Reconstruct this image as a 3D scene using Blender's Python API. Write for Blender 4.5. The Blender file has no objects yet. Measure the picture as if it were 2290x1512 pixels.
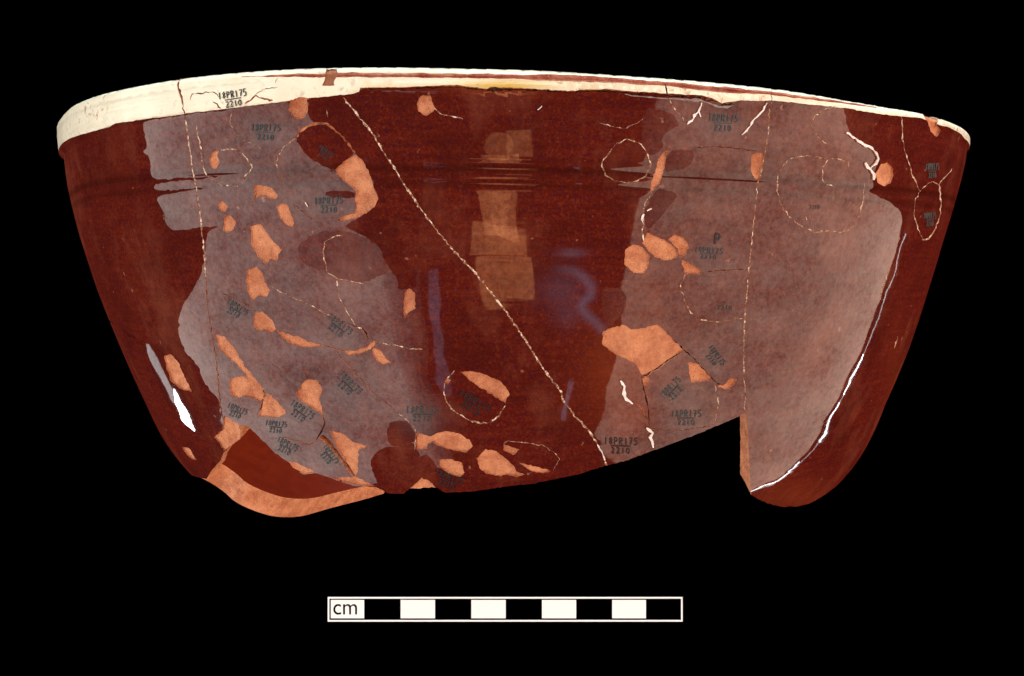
import bpy, math, random
import numpy as np
from mathutils import Vector
from mathutils.geometry import delaunay_2d_cdt

random.seed(7); rng = np.random.default_rng(7)
scene = bpy.context.scene
col = scene.collection
S = 0.01                                   # the bowl is described in centimetres, built in metres
D, YH, F, XC = 30.0, 610.0, 2124.8, 1148.0 # camera distance, horizon row, focal length and axis column of the photograph

# ------------------------------------------------------------------ camera, world, lamps
cam_d = bpy.data.cameras.new('camera'); cam = bpy.data.objects.new('camera', cam_d); col.objects.link(cam)
cam.location = (0, -D * S, 0); cam.rotation_euler = (math.pi / 2, 0, 0)
cam_d.sensor_width = 36; cam_d.lens = 36 * F / 2290
cam_d.shift_x = -(XC - 1145) / 2290; cam_d.shift_y = -(756 - YH) / 2290
cam_d.clip_start = 0.01; cam_d.clip_end = 50
scene.camera = cam
world = bpy.data.worlds.new('World'); scene.world = world; world.use_nodes = True
world.node_tree.nodes['Background'].inputs[0].default_value = (0, 0, 0, 1)
world.node_tree.nodes['Background'].inputs[1].default_value = 0
scene.view_settings.view_transform = 'Standard'; scene.view_settings.look = 'None'
scene.view_settings.exposure = 0.3; scene.view_settings.gamma = 1

def lamp(name, az0, az1, el0, el1, radiance, colour=(1, 1, 1), dist=2.5, roll=0.0):
    """A flat soft box that fills az0..az1, el0..el1 (degrees round the bowl, 0 = towards the camera)."""
    a = math.radians((az0 + az1) / 2); h = math.radians(abs(az1 - az0) / 2)
    w = 2 * dist * math.tan(h)
    z0, z1 = dist * math.tan(math.radians(el0)), dist * math.tan(math.radians(el1))
    d = bpy.data.lights.new(name, 'AREA'); d.shape = 'RECTANGLE'; d.size = w; d.size_y = z1 - z0
    d.energy = radiance * math.pi * w * (z1 - z0); d.color = colour
    o = bpy.data.objects.new(name, d); col.objects.link(o)
    o.location = (dist * math.sin(a), -dist * math.cos(a), (z0 + z1) / 2)
    n = Vector((-math.sin(a), math.cos(a), 0))
    q = n.to_track_quat('-Z', 'Y'); o.rotation_euler = q.to_euler()
    if roll: o.rotation_euler.rotate_axis('Z', math.radians(roll))
    return o

lamp('softbox_right', 30, 110.5, -60, 12, 2.2, (1.0, 0.70, 0.54))
lamp('softbox_left', -34, -104.5, -60, 12, 2.05, (1.0, 0.88, 0.80))
for k in range(5): lamp('softbox_left_edge', -32.2 + 1.7 * k - .03, -33.9 + 1.7 * k, -60, 0, 1.45 - .3 * k, (1.0, 0.88, 0.80))
lamp('window_pane_edge', 112.15, 112.45, -48, -8.5, 4)
lamp('window_pane_mid', 112.0, 112.5, -25, -19.5, 20)
lamp('window_pane_low', 112.0, 112.7, -29.5, -26, 14)
lamp('window_pane_base', 111.2, 111.8, -49, -35, 20)
lamp('window_gap', -118.5, -123, -26, -22, 20)
lamp('window_gap_dim', -119.5, -124, -21.8, -17, 1.3)
for az0, az1, el0, el1, L, roll, shp in ((-1.2, 3, -17, -9, 1.1, 3, 'RECTANGLE'), (-6.5, -1.5, -17, -10, .8, -4, 'ELLIPSE'), (-6.8, -.2, -29, -17.5, 1.7, 2, 'RECTANGLE'), (-5, -1, -29, -18, .6, -3, 'ELLIPSE'),
        (-9, 1.2, -31.5, -28, 1.6, -1.5, 'RECTANGLE'), (-7.5, 2.4, -36.5, -32.5, 1.6, 2, 'RECTANGLE')):
    for k in (1.4, 1.15, .9, .65):                          # nested, so that the edges fall off softly
        ca, ce, ha, he = (az0 + az1) / 2, (el0 + el1) / 2, (az1 - az0) / 2 * k, (el1 - el0) / 2 * (.6 + .4 * k)
        lamp('added_warm_light', ca - ha, ca + ha, (ce - he) * .9, (ce + he) * .9, L * 1.75, (1.0, 0.38, 0.15), 1.2, roll).data.shape = shp  # added lights, in place of the person mirrored behind the camera
for k in (.35, .7, 1.0, 1.4):
    lamp('cool_tube', -22.1 - 1.1 * k, -22.1 + 1.1 * k, -44.5 - k, -32.5 + k, .85, (0.52, 0.68, 1.0))
    lamp('cool_tube', 17.9 - .6 * k, 17.9 + .6 * k, -49 - k * .6, -46 + k * .6, 1.2, (0.52, 0.68, 1.0))
lamp('front_fill', -26, 26, 18, 50, 2.4)
top = bpy.data.lights.new('top_fill', 'AREA'); top.shape = 'DISK'; top.size = 1.0; top.energy = 22  # added overhead to brighten the inside of the bowl, no such lamp seen
to = bpy.data.objects.new('top_fill', top); col.objects.link(to); to.location = (0.35, -0.25, 1.3)
to.rotation_euler = Vector((-0.35, 0.25, -1.35)).to_track_quat('-Z', 'Y').to_euler()

# ------------------------------------------------------------------ the bowl's surface (theta = 0 faces the camera)
ZK = np.array([-8.6, -7.6, -6.4, -5, -3.5, -1.8, 0, 1.5, 3.0, 3.7])
RK = np.array([4.4, 6.33, 8.575, 10.101, 10.921, 11.581, 12.156, 12.579, 12.879, 12.95])
ZT, ZB = 3.65, -8.6
def make_spline(zk, rk):
    n = len(zk); h = np.diff(zk); A = np.zeros((n, n)); b = np.zeros(n); A[0, 0] = A[-1, -1] = 1
    for i in range(1, n - 1):
        A[i, i-1] = h[i-1]; A[i, i] = 2 * (h[i-1] + h[i]); A[i, i+1] = h[i]
        b[i] = 3 * ((rk[i+1] - rk[i]) / h[i] - (rk[i] - rk[i-1]) / h[i-1])
    c = np.linalg.solve(A, b)
    def ev(z):
        z = np.asarray(z, float); i = np.clip(np.searchsorted(zk, z) - 1, 0, n - 2); t = z - zk[i]
        bb = (rk[i+1] - rk[i]) / h[i] - h[i] * (2 * c[i] + c[i+1]) / 3; d = (c[i+1] - c[i]) / (3 * h[i])
        return rk[i] + bb * t + c[i] * t**2 + d * t**3
    return ev
rsp = make_spline(ZK, RK)
WT = np.radians([-180, -100, -75, -65, -58, -52, -45, -38, -30, -24, -17, -10, -4, 2, 9, 16, 24, 31, 37, 45, 52, 58, 65, 75, 100, 180])   # the rim is not quite level
WV = np.array([0, .15, .186, .201, .211, .284, .276, .248, .234, .211, .172, .111, .052, .015, -.05, -.088, -.13, -.196, -.206, -.157, -.14, -.108, -.097, -.088, -.15, 0])
WZ = np.array([-6, -2, 1.84, 3.65]); WW = np.array([0, .25, .55, 1])
AZ = np.array([-8.6, -7, -6.2, -5.5, -4.5, -3.5, -2, -.5, 1, 2.2, 3.0, 3.7])      # nor the body quite round
AL = np.array([0.408, 0.366, 0.159, -0.006, -0.026, -0.077, -0.035, 0.049, 0.059, 0.02, -0.046, -0.06])
AR = np.array([1.588, 1.236, 0.626, 0.337, 0.169, 0.042, 0.032, -0.019, -0.055, -0.021, 0.025, 0.007])
def warp(th, z): return np.interp(th, WT, WV) * np.interp(z, WZ, WW)
def body_radius(th, z):
    s = np.sin(th); r = rsp(z)
    return r + np.where(s < 0, np.interp(z, AZ, AL), np.interp(z, AZ, AR)) * s * s
CB_T = np.radians([-180, -56, -40, -25, -16, -11, -2, 5, 9, 17, 22, 38, 54, 180]); CB_Z = ZT - np.array([.78, .78, .73, .70, .62, .44, .40, .38, .36, .41, .33, .28, .32, .78])   # foot of the collar
def sstep(x): x = np.clip(x, 0, 1); return x * x * (3 - 2 * x)
def radius(th, z):
    r = body_radius(th, z)
    c = np.interp(np.sin(th), [-1, -.55, -.1, .3, 1], [.12, .10, .08, .07, .07])
    r = r + c * sstep((z - (np.interp(th, CB_T, CB_Z) - .03)) / .11) - .03 * np.exp(-((z - (ZT - .22)) / .05)**2)
    e = np.clip((z - (ZT - .19)) / .19, 0, 1)
    return r - .28 * (1 - np.sqrt(np.maximum(1 - e * e, 0)))
def outer(th, z):
    r = radius(th, z)
    return np.stack([r * np.sin(th), -r * np.cos(th), z + warp(th, z)], -1)
def normal(th, z, e=4e-3):
    z1 = np.minimum(z + e, ZT - 1e-4); z0 = np.minimum(z - e, ZT - 2 * e)
    N = np.cross(outer(th + e, z) - outer(th - e, z), outer(th, z1) - outer(th, z0))
    return N / np.linalg.norm(N, axis=-1, keepdims=True)
def inner(th, z):
    th2 = th + np.where((z < -2.5) & (th > .40) & (th < 1.0), .026 * np.exp(-((th - .47) / .12)**2), 0)
    th2 = th2 - np.where((z < -3.2) & (th > -1.0) & (th < -.55), .03 * np.exp(-((th + .7) / .12)**2), 0)
    r = body_radius(th2, z); e = 1e-2
    dr = (rsp(z + e) - rsp(z - e)) / (2 * e)
    k = sstep((z - 2.2) / 1.4)
    t = .62 * (1 - k) + k * .5 * np.sqrt(np.clip((ZT - z) / 1.0, 0, 1)) * 1.1
    nr = 1 / np.sqrt(1 + dr * dr); nz = -dr * nr * (1 - k); nr = nr * (1 - k) + k
    ri = r - t * nr - k * np.clip(r - .19 - (r - 0), -1, 0) * 0
    ri = np.where(z > ZT - .6, np.minimum(ri, radius(th2, np.full_like(z, ZT)) - .001 * (ZT - z)), ri)
    return np.stack([ri * np.sin(th2), -ri * np.cos(th2), z - t * nz + warp(th2, z)], -1)
def project(P):
    dep = P[..., 1] + D
    return np.stack([XC + F * P[..., 0] / dep, YH - F * P[..., 2] / dep], -1)
def unwarp(P):
    th = np.arctan2(P[..., 0], -P[..., 1]); z = P[..., 2].copy()
    for _ in range(6): z = P[..., 2] - warp(th, z)
    return th, z
def cast(px, last=False, n=1100, t0=14., t1=46.):
    """Where the sight line through a photograph pixel meets the bowl: (theta, z)."""
    px = np.atleast_2d(np.asarray(px, float)); N = len(px)
    d = np.stack([(px[:, 0] - XC) / F, np.ones(N), (YH - px[:, 1]) / F], -1); O = np.array([0, -D, 0])
    def g(P):
        th, z = unwarp(P)
        v = np.hypot(P[..., 0], P[..., 1]) - radius(th, np.clip(z, ZB, ZT))
        return np.where((z < ZB) | (z > ZT), np.maximum(v, .01), v)
    t = np.linspace(t0, t1, n); G = g(d[:, None] * t[None, :, None] + O); ins = G < 0; hit = ins.any(1)
    idx = np.where(hit, (n - 1 - np.argmax(ins[:, ::-1], 1)) if last else np.argmax(ins, 1), np.argmin(G, 1))
    a = t[np.clip(idx if last else idx - 1, 0, n - 1)]; b = t[np.clip(idx + 1 if last else idx, 0, n - 1)]
    for _ in range(26):
        m = (a + b) / 2; i = g(d * m[:, None] + O) < 0
        if last: a = np.where(i, m, a); b = np.where(i, b, m)
        else: b = np.where(i, m, b); a = np.where(i, a, m)
    Q = d * np.where(hit, (a + b) / 2, t[idx])[:, None] + O
    th, z = unwarp(Q)
    return th, np.clip(z, ZB, ZT)
# flat unrolled sheet: u along the girth, v = arc length up the wall
zs = np.linspace(ZB, ZT, 1500); sl = np.concatenate([[0], np.cumsum(np.hypot(np.diff(zs), np.diff(rsp(zs))))])
UR = 11.0
def to_uv(th, z): return np.stack([th * UR, np.interp(z, zs, sl)], -1)
def from_uv(uv): return uv[:, 0] / UR, np.interp(uv[:, 1], sl, zs)
def px_uv(px): return to_uv(*cast(px))

# ------------------------------------------------------------------ outlines read off the photograph (its pixels), laid on the bowl
HOLE_A = [(462,1071),(472,1054),(480,1045),(494,1030),(500,1012),(511,1001),(533,985),(535,951),(554,952),(565,964),(583,982),(599,996),
 (615,1014),(639,1030),(654,1049),(681,1062),(705,1058),(734,1067),(766,1079),(795,1087),(820,1088),(842,1090),(871,1104),(903,1104),
 (914,1095),(982,1093.6),(996,1101.6),(1059,1099),(1131,1088),(1184,1083),(1289,1062),(1358,1041),(1400,1030),(1498,994),(1564,969),
 (1652,932),(1668,922),(1672,960),(1674,990),(1678,1078),(1680,1107),(1716,1126),(1750,1134),(1782,1133),(1811,1126)]
HOLE_B = [(490,1099),(525,1123),(575,1145),(617,1157),(676,1157),(734,1139),(808,1120),(858,1104)]
BAND = [(141,319),(160,308),(200,296),(245,284),(258,276),(320,267),(400,257),(412,255),(500,244),(600,231.5),(690,219.5),(740,215),(790,209.5),
 (803,205),(806,196),(900,195),(960,192),(1020,190),(1060,195),(1090,198.5),(1097,194),(1180,197.5),(1187,198),(1270,203.5),(1288,203),(1296,200.5),
 (1345,200),(1355,198),(1400,203),(1490,209),(1570,213),(1590,219),(1615,231),(1630,228),(1657,224),(1700,226),(1733,225),(1815,234),(1895,242),
 (1960,254),(2012,260),(2060,264),(2085,275),(2125,286),(2150,300),(2157,310)]
STRIPE = [(536,172),(603,168),(700,165),(759,162.4),(917,164),(1076,165),(1200,167),(1364,173),(1497,183),(1576,191),(1700,202),(1727,205),(1864,223.5),
 (1960,239),(1960,242),(1864,229),(1727,212),(1600,206),(1576,203),(1497,193),(1364,185),(1232,181),(1100,175),(917,173),(759,173),(600,172)]
CHIPS = [
 [(645,244),(650,225),(669,217),(686,219),(689,244),(682,262),(669,270),(656,262)],
 [(941,215),(962,213),(966,228),(973,244),(968,250),(952,260),(936,249),(932,233)],
 [(730,154),(753,155),(756,167),(748,180),(748,191),(720,191),(727,175)],
 [(468,355),(478,339),(489,334),(486,350),(491,363),(486,373),(481,380),(470,368)],
 [(568,413),(589,416),(608,421),(621,437),(616,446),(603,445),(589,438),(573,442),(566,451),(570,432)],
 [(489,455),(497,449),(510,463),(501,477),(491,467)],
 [(502,487),(513,480),(527,495),(523,511),(510,521),(500,516)],
 [(618,463),(629,455),(642,457),(649,474),(658,500),(653,508),(640,503),(626,487)],
 [(560,506),(584,501),(592,514),(603,530),(630,559),(622,570),(618,584),(603,580),(595,591),(576,573),(563,549)],
 [(552,604),(573,596),(587,610),(592,631),(604,649),(595,665),(576,662),(563,672),(554,652),(551,623)],
 [(571,697),(587,696),(608,715),(618,737),(608,746),(589,737),(579,742),(568,731),(567,713)],
 [(367,795),(383,793),(399,811),(409,834),(429,877),(402,869),(380,850),(372,824)],
 [(512,856),(520,845),(554,842),(570,856),(587,879),(587,893),(580,899),(565,891),(546,886),(530,891),(514,877)],
 [(594,877),(607,885),(623,900),(643,926),(617,934),(580,930),(586,906)],
 [(662,877),(684,850),(707,849),(721,871),(713,893),(723,924),(720,930),(705,916),(691,908),(670,895)],
 [(501,930),(535,949),(534,969),(532,984),(512,1000),(500,1009),(491,990),(477,977),(498,961)],
 [(408,1000),(422,1002),(440,1029),(430,1027),(416,1014)],
 [(835,776),(854,787),(865,803),(876,811),(854,816),(843,808),(833,789)],
 [(932,967),(959,976),(996,964),(1025,969),(1049,982),(1057,998),(1043,1012),(1012,1006),(977,996),(969,988),(956,993),(956,1004),(932,1006)],
 [(980,1027),(1012,1027),(1033,1035),(1039,1057),(1030,1066),(1004,1061),(985,1046)],
 [(1065,1025),(1086,1004),(1110,1009),(1133,1027),(1152,1046),(1154,1054),(1173,1061),(1157,1067),(1136,1061),(1120,1066),(1086,1059),(1072,1046)],
 [(1127,994),(1161,1005),(1147,1018),(1125,1006)],
 [(1160,1035),(1197,1043),(1236,1054),(1213,1058),(1189,1054)],
 [(912,1097),(943,1068),(959,1075),(983,1096)],
 [(1398,559),(1415,547),(1433,551),(1453,570),(1450,594),(1441,612),(1417,610),(1396,591)],
 [(1436,543),(1447,520),(1470,530),(1490,540),(1513,557),(1517,575),(1491,582),(1470,578),(1455,566)],
 [(1493,536),(1507,524),(1529,533),(1542,549),(1536,567),(1520,577),(1516,556)],
 [(1523,580),(1566,602),(1568,612),(1531,612)],
 [(1349,741),(1365,734),(1396,727),(1412,737),(1439,734),(1470,726),(1484,737),(1505,758),(1529,782),(1497,803),(1465,827),(1436,840),(1423,816),
  (1402,803),(1375,792),(1359,779),(1346,768)],
 [(1541,808),(1565,816),(1592,846),(1588,850),(1547,856),(1541,834)],
 [(1604,863),(1620,861),(1633,846),(1649,848),(1639,863),(1620,871)],
 [(1510,328),(1491,342),(1488,363),(1481,392),(1476,410),(1465,421),(1452,434),(1456,408),(1468,376),(1473,355),(1484,339)],
 [(1679,347),(1706,339),(1707,355),(1700,384),(1698,408),(1687,397),(1679,381)],
 [(1970,367),(1984,363),(1995,373),(1998,392),(1991,410),(1978,417),(1962,408),(1957,389)],
 [(2063,254),(2095,260),(2100,268),(2095,281),(2105,294),(2095,306),(2081,294),(2076,276)],
 [(797,347),(812,360),(825,384),(833,408),(839,426),(846,445),(838,463),(820,477),(790,490),(759,496),(753,492),(769,483),(793,477),(797,461),
  (794,442),(797,428),(780,413),(751,388),(759,371),(785,352)],
 [(618,735),(640,747),(668,752),(690,765),(716,770),(716,775),(680,777),(650,768),(630,755)],
 [(768,783),(790,785),(815,779),(833,766),(838,760),(840,768),(828,782),(805,792),(775,793)],
 [(481,746),(500,752),(525,778),(533,795),(545,815),(570,845),(590,872),(584,876),(555,845),(530,815),(505,795),(488,775)],
 [(1030,832),(1051,830),(1072,833),(1099,845),(1120,853),(1133,869),(1140,882),(1133,890),(1132,904),(1104,885),(1078,870),(1054,853)],
 [(994,853),(1000,846),(1009,850),(1001,860)],
 [(639,1030),(670,1038),(705,1056),(681,1061),(655,1049)],
 [(736,960),(750,966),(766,970),(792,990),(829,998),(803,1006),(800,1054),(795,1066),(775,1037),(752,1000)],
 [(795,1066),(842,1088),(820,1087),(766,1078),(734,1066),(760,1068)],
 [(1437,846),(1450,842),(1452,850),(1446,870),(1440,862)],
 [(905,655),(915,645),(928,655),(930,690),(912,700),(905,715),(903,690)],
]
V_GROOVE = [(713,978),(722,972),(738,985),(766,1025),(797,1066),(789,1066),(760,1030)]
#  kind, width in pixels, points
CRACKS_SHADE_GLINTS = [
 ('dark',4,[(401,176),(398,190),(408,230),(414,262)]),
 ('cream',3.4,[(414,262),(420,310),(428,360),(436,410),(443,450),(450,510),(456,560),(460,620)]),
 ('dark',2.6,[(460,620),(464,680),(472,740),(482,800),(488,850),(492,900),(500,942)]),
 ('cream',4.2,[(768,218),(790,245),(830,295),(858,340),(885,380),(905,415),(940,465),(985,525),(1030,578),(1060,607),(1090,645),(1130,695),
  (1165,745),(1195,795),(1225,838),(1255,876),(1262,900),(1290,935),(1320,968),(1340,1000),(1352,1030),(1358,1042)]),
 ('dark',5,[(1487,186),(1491,205),(1494,220)]),
 ('cream',2,[(1494,218),(1510,245),(1530,270),(1538,277)]),
 ('white',5,[(1568,228),(1563,244),(1550,265),(1536,278)]),
 ('white',3,[(1561,248),(1566,262)]),
 ('cream',2.6,[(1460,425),(1448,445),(1437,480),(1440,500),(1436,520),(1440,540)]),
 ('dark',2,[(1725,196),(1726,226)]),
 ('cream',2.8,[(1724,226),(1722,250),(1718,300),(1710,345),(1700,395),(1695,410),(1690,450),(1686,500),(1680,550),(1675,600),(1670,660),(1666,712),
  (1664,760),(1664,830),(1666,880),(1668,924)]),
 ('cream',3,[(1404,311),(1428,319),(1446,339),(1456,368),(1444,394),(1425,405),(1401,409),(1375,405),(1354,392),(1346,371),(1351,355),(1365,339),(1380,320),(1404,311)]),
 ('cream',2.4,[(1847,355),(1811,348),(1785,350),(1761,360),(1748,376),(1740,392),(1739,421),(1743,447),(1753,471),(1772,490),(1796,508),(1825,520),(1851,516),
  (1878,520),(1896,516),(1912,500),(1924,477),(1931,447),(1933,408)]),
 ('cream',2.4,[(1899,381),(1899,363),(1886,359),(1872,355),(1854,356),(1841,373),(1839,395),(1846,412),(1865,417)]),
 ('cream',2.2,[(1870,238),(1846,244),(1825,257),(1814,278),(1820,294),(1830,307),(1843,319),(1857,327)]),
 ('cream',2.6,[(2015,260),(2018,289),(2018,312),(2023,336),(2034,368),(2042,395),(2050,410),(2058,428),(2047,450),(2044,479),(2050,500),(2058,524),(2065,537),(2076,534),
  (2090,515),(2100,490),(2105,461),(2104,434),(2100,413),(2087,406),(2076,410),(2058,428)]),
 ('cream',2,[(2100,413),(2129,377)]),
 ('cream',2.6,[(489,337),(507,334),(529,335),(547,350),(562,368),(560,381),(547,395),(542,409),(523,416),(497,416),(478,405),(460,389),(454,373),(447,318),(441,299),(439,278)]),
 ('cream',2,[(518,252),(514,278),(526,299),(550,318),(573,327),(586,334)]),
 ('clay',5,[(660,308),(677,289),(687,283),(714,274),(732,277),(748,290),(764,305),(780,323),(795,345)]),
 ('cream',2.2,[(660,310),(632,331),(616,363),(626,387),(632,402)]),
 ('dark',2,[(660,312),(677,336),(695,355),(714,364),(752,386)]),
 ('clay',3.5,[(751,386),(759,371),(785,352)]),
 ('cream',2.2,[(769,525),(745,530),(726,541),(723,559),(727,586),(732,610),(753,623),(780,627),(812,635)]),
 ('cream',2.2,[(753,623),(753,649),(759,665),(772,689),(782,707),(796,729),(812,737)]),
 ('dark',4,[(809,733),(818,745),(826,763)]),
 ('cream',1.8,[(605,639),(626,653),(653,665),(679,676),(719,696),(748,713)]),
 ('dark',2,[(748,713),(785,726),(812,735)]),
 ('dark',2,[(497,657),(534,673),(560,686),(571,697)]),
 ('clay',3,[(716,772),(748,779),(770,785)]),
 ('cream',2.2,[(835,763),(865,770),(886,772),(917,781),(944,781)]),
 ('dark',2.2,[(748,784),(769,805),(790,829),(812,853),(833,877),(863,900),(890,923)]),
 ('cream',2.4,[(890,923),(914,943),(927,956),(931,972),(927,1006)]),
 ('dark',3,[(590,872),(591,885),(586,900),(578,919),(575,935)]),
 ('dark',3.5,[(705,906),(721,926),(726,948),(716,970),(707,984)]),
 ('clay',2.4,[(607,980),(644,980),(673,988),(692,996),(707,984)]),
 ('dark',1.6,[(677,330+480),(690,845)]),
 ('cream',3.4,[(1016,829),(1004,842),(994,858),(993,874),(998,898),(1009,914),(1027,927),(1051,940),(1075,948),(1096,944),(1117,930),(1125,914),(1131,906)]),
 ('cream',1.8,[(1126,1000),(1128,990),(1136,986),(1165,989),(1197,994),(1218,998),(1236,1009),(1252,1027),(1236,1054)]),
 ('cream',2.2,[(1545,590),(1530,620),(1522,640),(1530,670),(1545,700),(1565,715),(1600,720),(1640,715),(1665,712)]),
 ('dark',2,[(1568,612),(1600,606),(1664,602)]),
 ('dark',3.2,[(1484,737),(1505,758),(1529,782),(1549,800),(1572,824),(1594,848),(1612,866)]),
 ('dark',4,[(1529,784),(1497,805),(1465,829),(1436,843),(1440,869),(1447,898),(1450,914),(1453,951)]),
 ('white',6,[(1387,850),(1396,863),(1395,879),(1400,892),(1414,902)]),
 ('clay',5,[(1425,905),(1440,918),(1450,940),(1454,958)]),
 ('white',5.5,[(1445,956),(1459,967),(1453,977),(1458,986),(1460,1000)]),
 ('dark',1.8,[(1456,959),(1496,965),(1538,961),(1588,953)]),
 ('cream',2.4,[(1594,848),(1604,882),(1607,900),(1602,927),(1595,951)]),
 ('dark',1.6,[(1453,916),(1485,906),(1520,882),(1543,861)]),
 ('white',3.2,[(1714,228),(1706,246),(1687,265),(1677,281),(1657,302)]),
 ('white',6.5,[(1891,297),(1912,310),(1928,322),(1947,331),(1957,342),(1962,355),(1957,366),(1944,376),(1952,389),(1951,402)]),
 ('white',7,[(1933,364),(1938,374),(1946,380)]),
 ('white',4,[(1212,237),(1202,246)]),
 ('cream',2.2,[(966,228),(972,242),(985,255),(1010,260),(1035,266)]),
 ('white',3,[(1335,992),(1345,1008),(1352,1028)]),
 ('dark',2.4,[(621,175),(616,186)]),
 ('dark',2.2,[(425,225),(430,210),(478,206),(490,218)]),
 ('clay',3.2,[(476,228),(486,233),(495,243)]),
 ('clay',4,[(548,232),(560,225),(572,213),(580,219),(610,224)]),
 ('dark',1.6,[(572,211),(590,200),(620,195)]),
 ('white',2.6,[(684,452),(690,462)]),
 ('dark',1.8,[(655,455),(680,476),(700,492)]),
 ('cream',1.8,[(1340,275),(1365,282),(1400,288),(1425,276),(1438,266)]),
]
CRACKS_SHADE_GLINTS += [('white',4,[(1451,291),(1459,292)]), ('white',4,[(1439,478),(1434,490),(1438,500)]), ('white',4,[(1446,471),(1456,466)]), ('dark',1.6,[(1552,330),(1610,328),(1698,338)]),  # the white ones here are specular dots painted white
 ('cream',3,[(1815,495),(1820,508),(1817,522)]), ('cream',2.6,[(1802,484),(1805,492)]), ('white',3,[(812,781),(818,790)]), ('cream',2.4,[(2012,520),(2012,535),(2004,548)]),
 ('cream',2.2,[(1985,610),(1975,640),(1968,672)]), ('cream',2,[(2008,752),(2000,780)]), ('cream',2.2,[(730,245),(733,262)])]
CRACKS_SHADE_GLINTS += [('dark',4.5,[(806,199),(900,198),(960,195),(1020,193),(1060,198),(1090,201),(1140,200),(1187,201),(1270,206),(1296,204),(1345,203),(1400,206),(1490,212),(1570,216),(1592,222),(1616,234),(1640,231)])]  # shadow under the rim band, painted as a dark strip
DRIP = [(1394,209),(1430,214),(1500,218),(1560,219),(1585,228),(1610,238),(1640,236),(1625,243),(1600,240),(1575,227),(1540,224),(1480,221),(1420,216)]
# gloss masked out so that lamp reflections end at these outlines
DULL = [
 [(866,948),(888,940),(914,943),(931,972),(934,1006),(905,1000),(868,996)],
 [(826,1034),(842,1010),(866,998),(934,1000),(945,1050),(930,1100),(850,1094),(838,1064)],
 [(60,600),(325,770),(342,835),(372,905),(425,960),(478,990),(470,1090),(300,1000),(150,800)],
 [(316,240),(322,300),(330,330),(318,340),(335,350),(338,395),(352,402),(400,397),(440,398),(500,392),(440,404),(400,404),(350,410),(343,420),
  (352,426),(400,424),(470,418),(400,431),(365,435),(349,444),(358,460),(368,480),(370,500),(385,515),(400,515),(440,509),(495,505),(470,514),
  (462,525),(458,580),(450,615),(430,650),(410,680),(399,715),(398,740),(405,765),(415,790),(440,812),(450,840),(462,865),(490,893),(497,935),
  (478,960),(455,900),(420,830),(392,772),(345,768),(325,770),(60,600),(60,300)],
 [(1880,225),(1891,262),(1893,280),(1912,310),(1928,322),(1947,331),(1957,342),(1962,365),(1950,400),(1955,418),(1941,427),(1957,436),(1990,452),(2013,470),
  (2018,490),(2016,512),(2036,530),(2022,590),(1992,670),(1962,740),(1927,820),(1902,900),(1862,970),(1785,1052),(1695,1108),(1740,1160),(1900,1160),(2200,500),(2200,240)],
 [(690,205),(690,270),(735,280),(765,305),(792,341),(812,360),(833,408),(846,445),(838,463),(800,490),(770,505),(780,512),(812,527),(851,554),(857,580),
  (875,607),(891,628),(888,650),(940,640),(950,205)],
 [(660,310),(677,289),(687,285),(714,278),(732,280),(748,291),(764,305),(780,323),(792,342),(785,350),(751,388),(714,364),(695,355),(677,336)],
 [(730,426),(793,427),(794,445),(726,440)],
]
SEMI = [
 [(1492,336),(1550,334),(1552,350),(1545,368),(1523,381),(1482,386)],
 [(1470,419),(1515,432),(1510,446),(1497,460),(1481,482),(1465,500),(1445,515),(1436,480)],
 [(1436,240),(1500,250),(1523,281),(1500,290),(1484,300),(1476,342),(1436,350)],
 [(664,546),(711,518),(759,515),(812,527),(851,554),(857,580),(875,607),(812,635),(780,627),(753,623),(732,610),(700,600),(672,585)],
 [(1346,640),(1391,644),(1404,678),(1391,705),(1360,735),(1346,700)],
]
ALL_SEEDS = []

def densify(P, step=9.0, jag=0.0, close=True):
    P = [np.array(p, float) for p in P]; out = []
    n = len(P) if close else len(P) - 1
    for i in range(n):
        a, b = P[i], P[(i + 1) % len(P)]; L = np.linalg.norm(b - a); k = max(1, int(L / step))
        nn = np.array([-(b - a)[1], (b - a)[0]]) / (L + 1e-9)
        for j in range(k):
            p = a + (b - a) * j / k
            if j and jag: p = p + nn * rng.normal(0, jag)
            out.append(p)
    if not close: out.append(P[-1])
    return np.array(out)
def strip(P, w):
    w = w * .82; Q = densify(P, 6.0, 1.0, False); t = np.gradient(Q, axis=0); t /= np.linalg.norm(t, axis=1, keepdims=True) + 1e-9
    n = np.stack([-t[:, 1], t[:, 0]], 1); k = len(Q)
    hw = w / 2 * np.clip(rng.normal(1, .45, k), .35, 2.0); hw[0] *= .5; hw[-1] *= .5
    return np.concatenate([Q + n * hw[:, None], (Q - n * hw[:, None])[::-1]])
def pip(pts, poly):
    x, y = pts[:, 0], pts[:, 1]; res = np.zeros(len(pts), bool)
    lo, hi = poly.min(0), poly.max(0); m = (x >= lo[0]) & (x <= hi[0]) & (y >= lo[1]) & (y <= hi[1])
    if not m.any(): return res
    xs, ys = x[m], y[m]; r = np.zeros(m.sum(), bool); q = np.roll(poly, -1, 0)
    for (x0, y0), (x1, y1) in zip(poly, q):
        if y0 == y1: continue
        r ^= ((y0 > ys) != (y1 > ys)) & (xs < (x1 - x0) * (ys - y0) / (y1 - y0) + x0)
    res[m] = r
    return res

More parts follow.
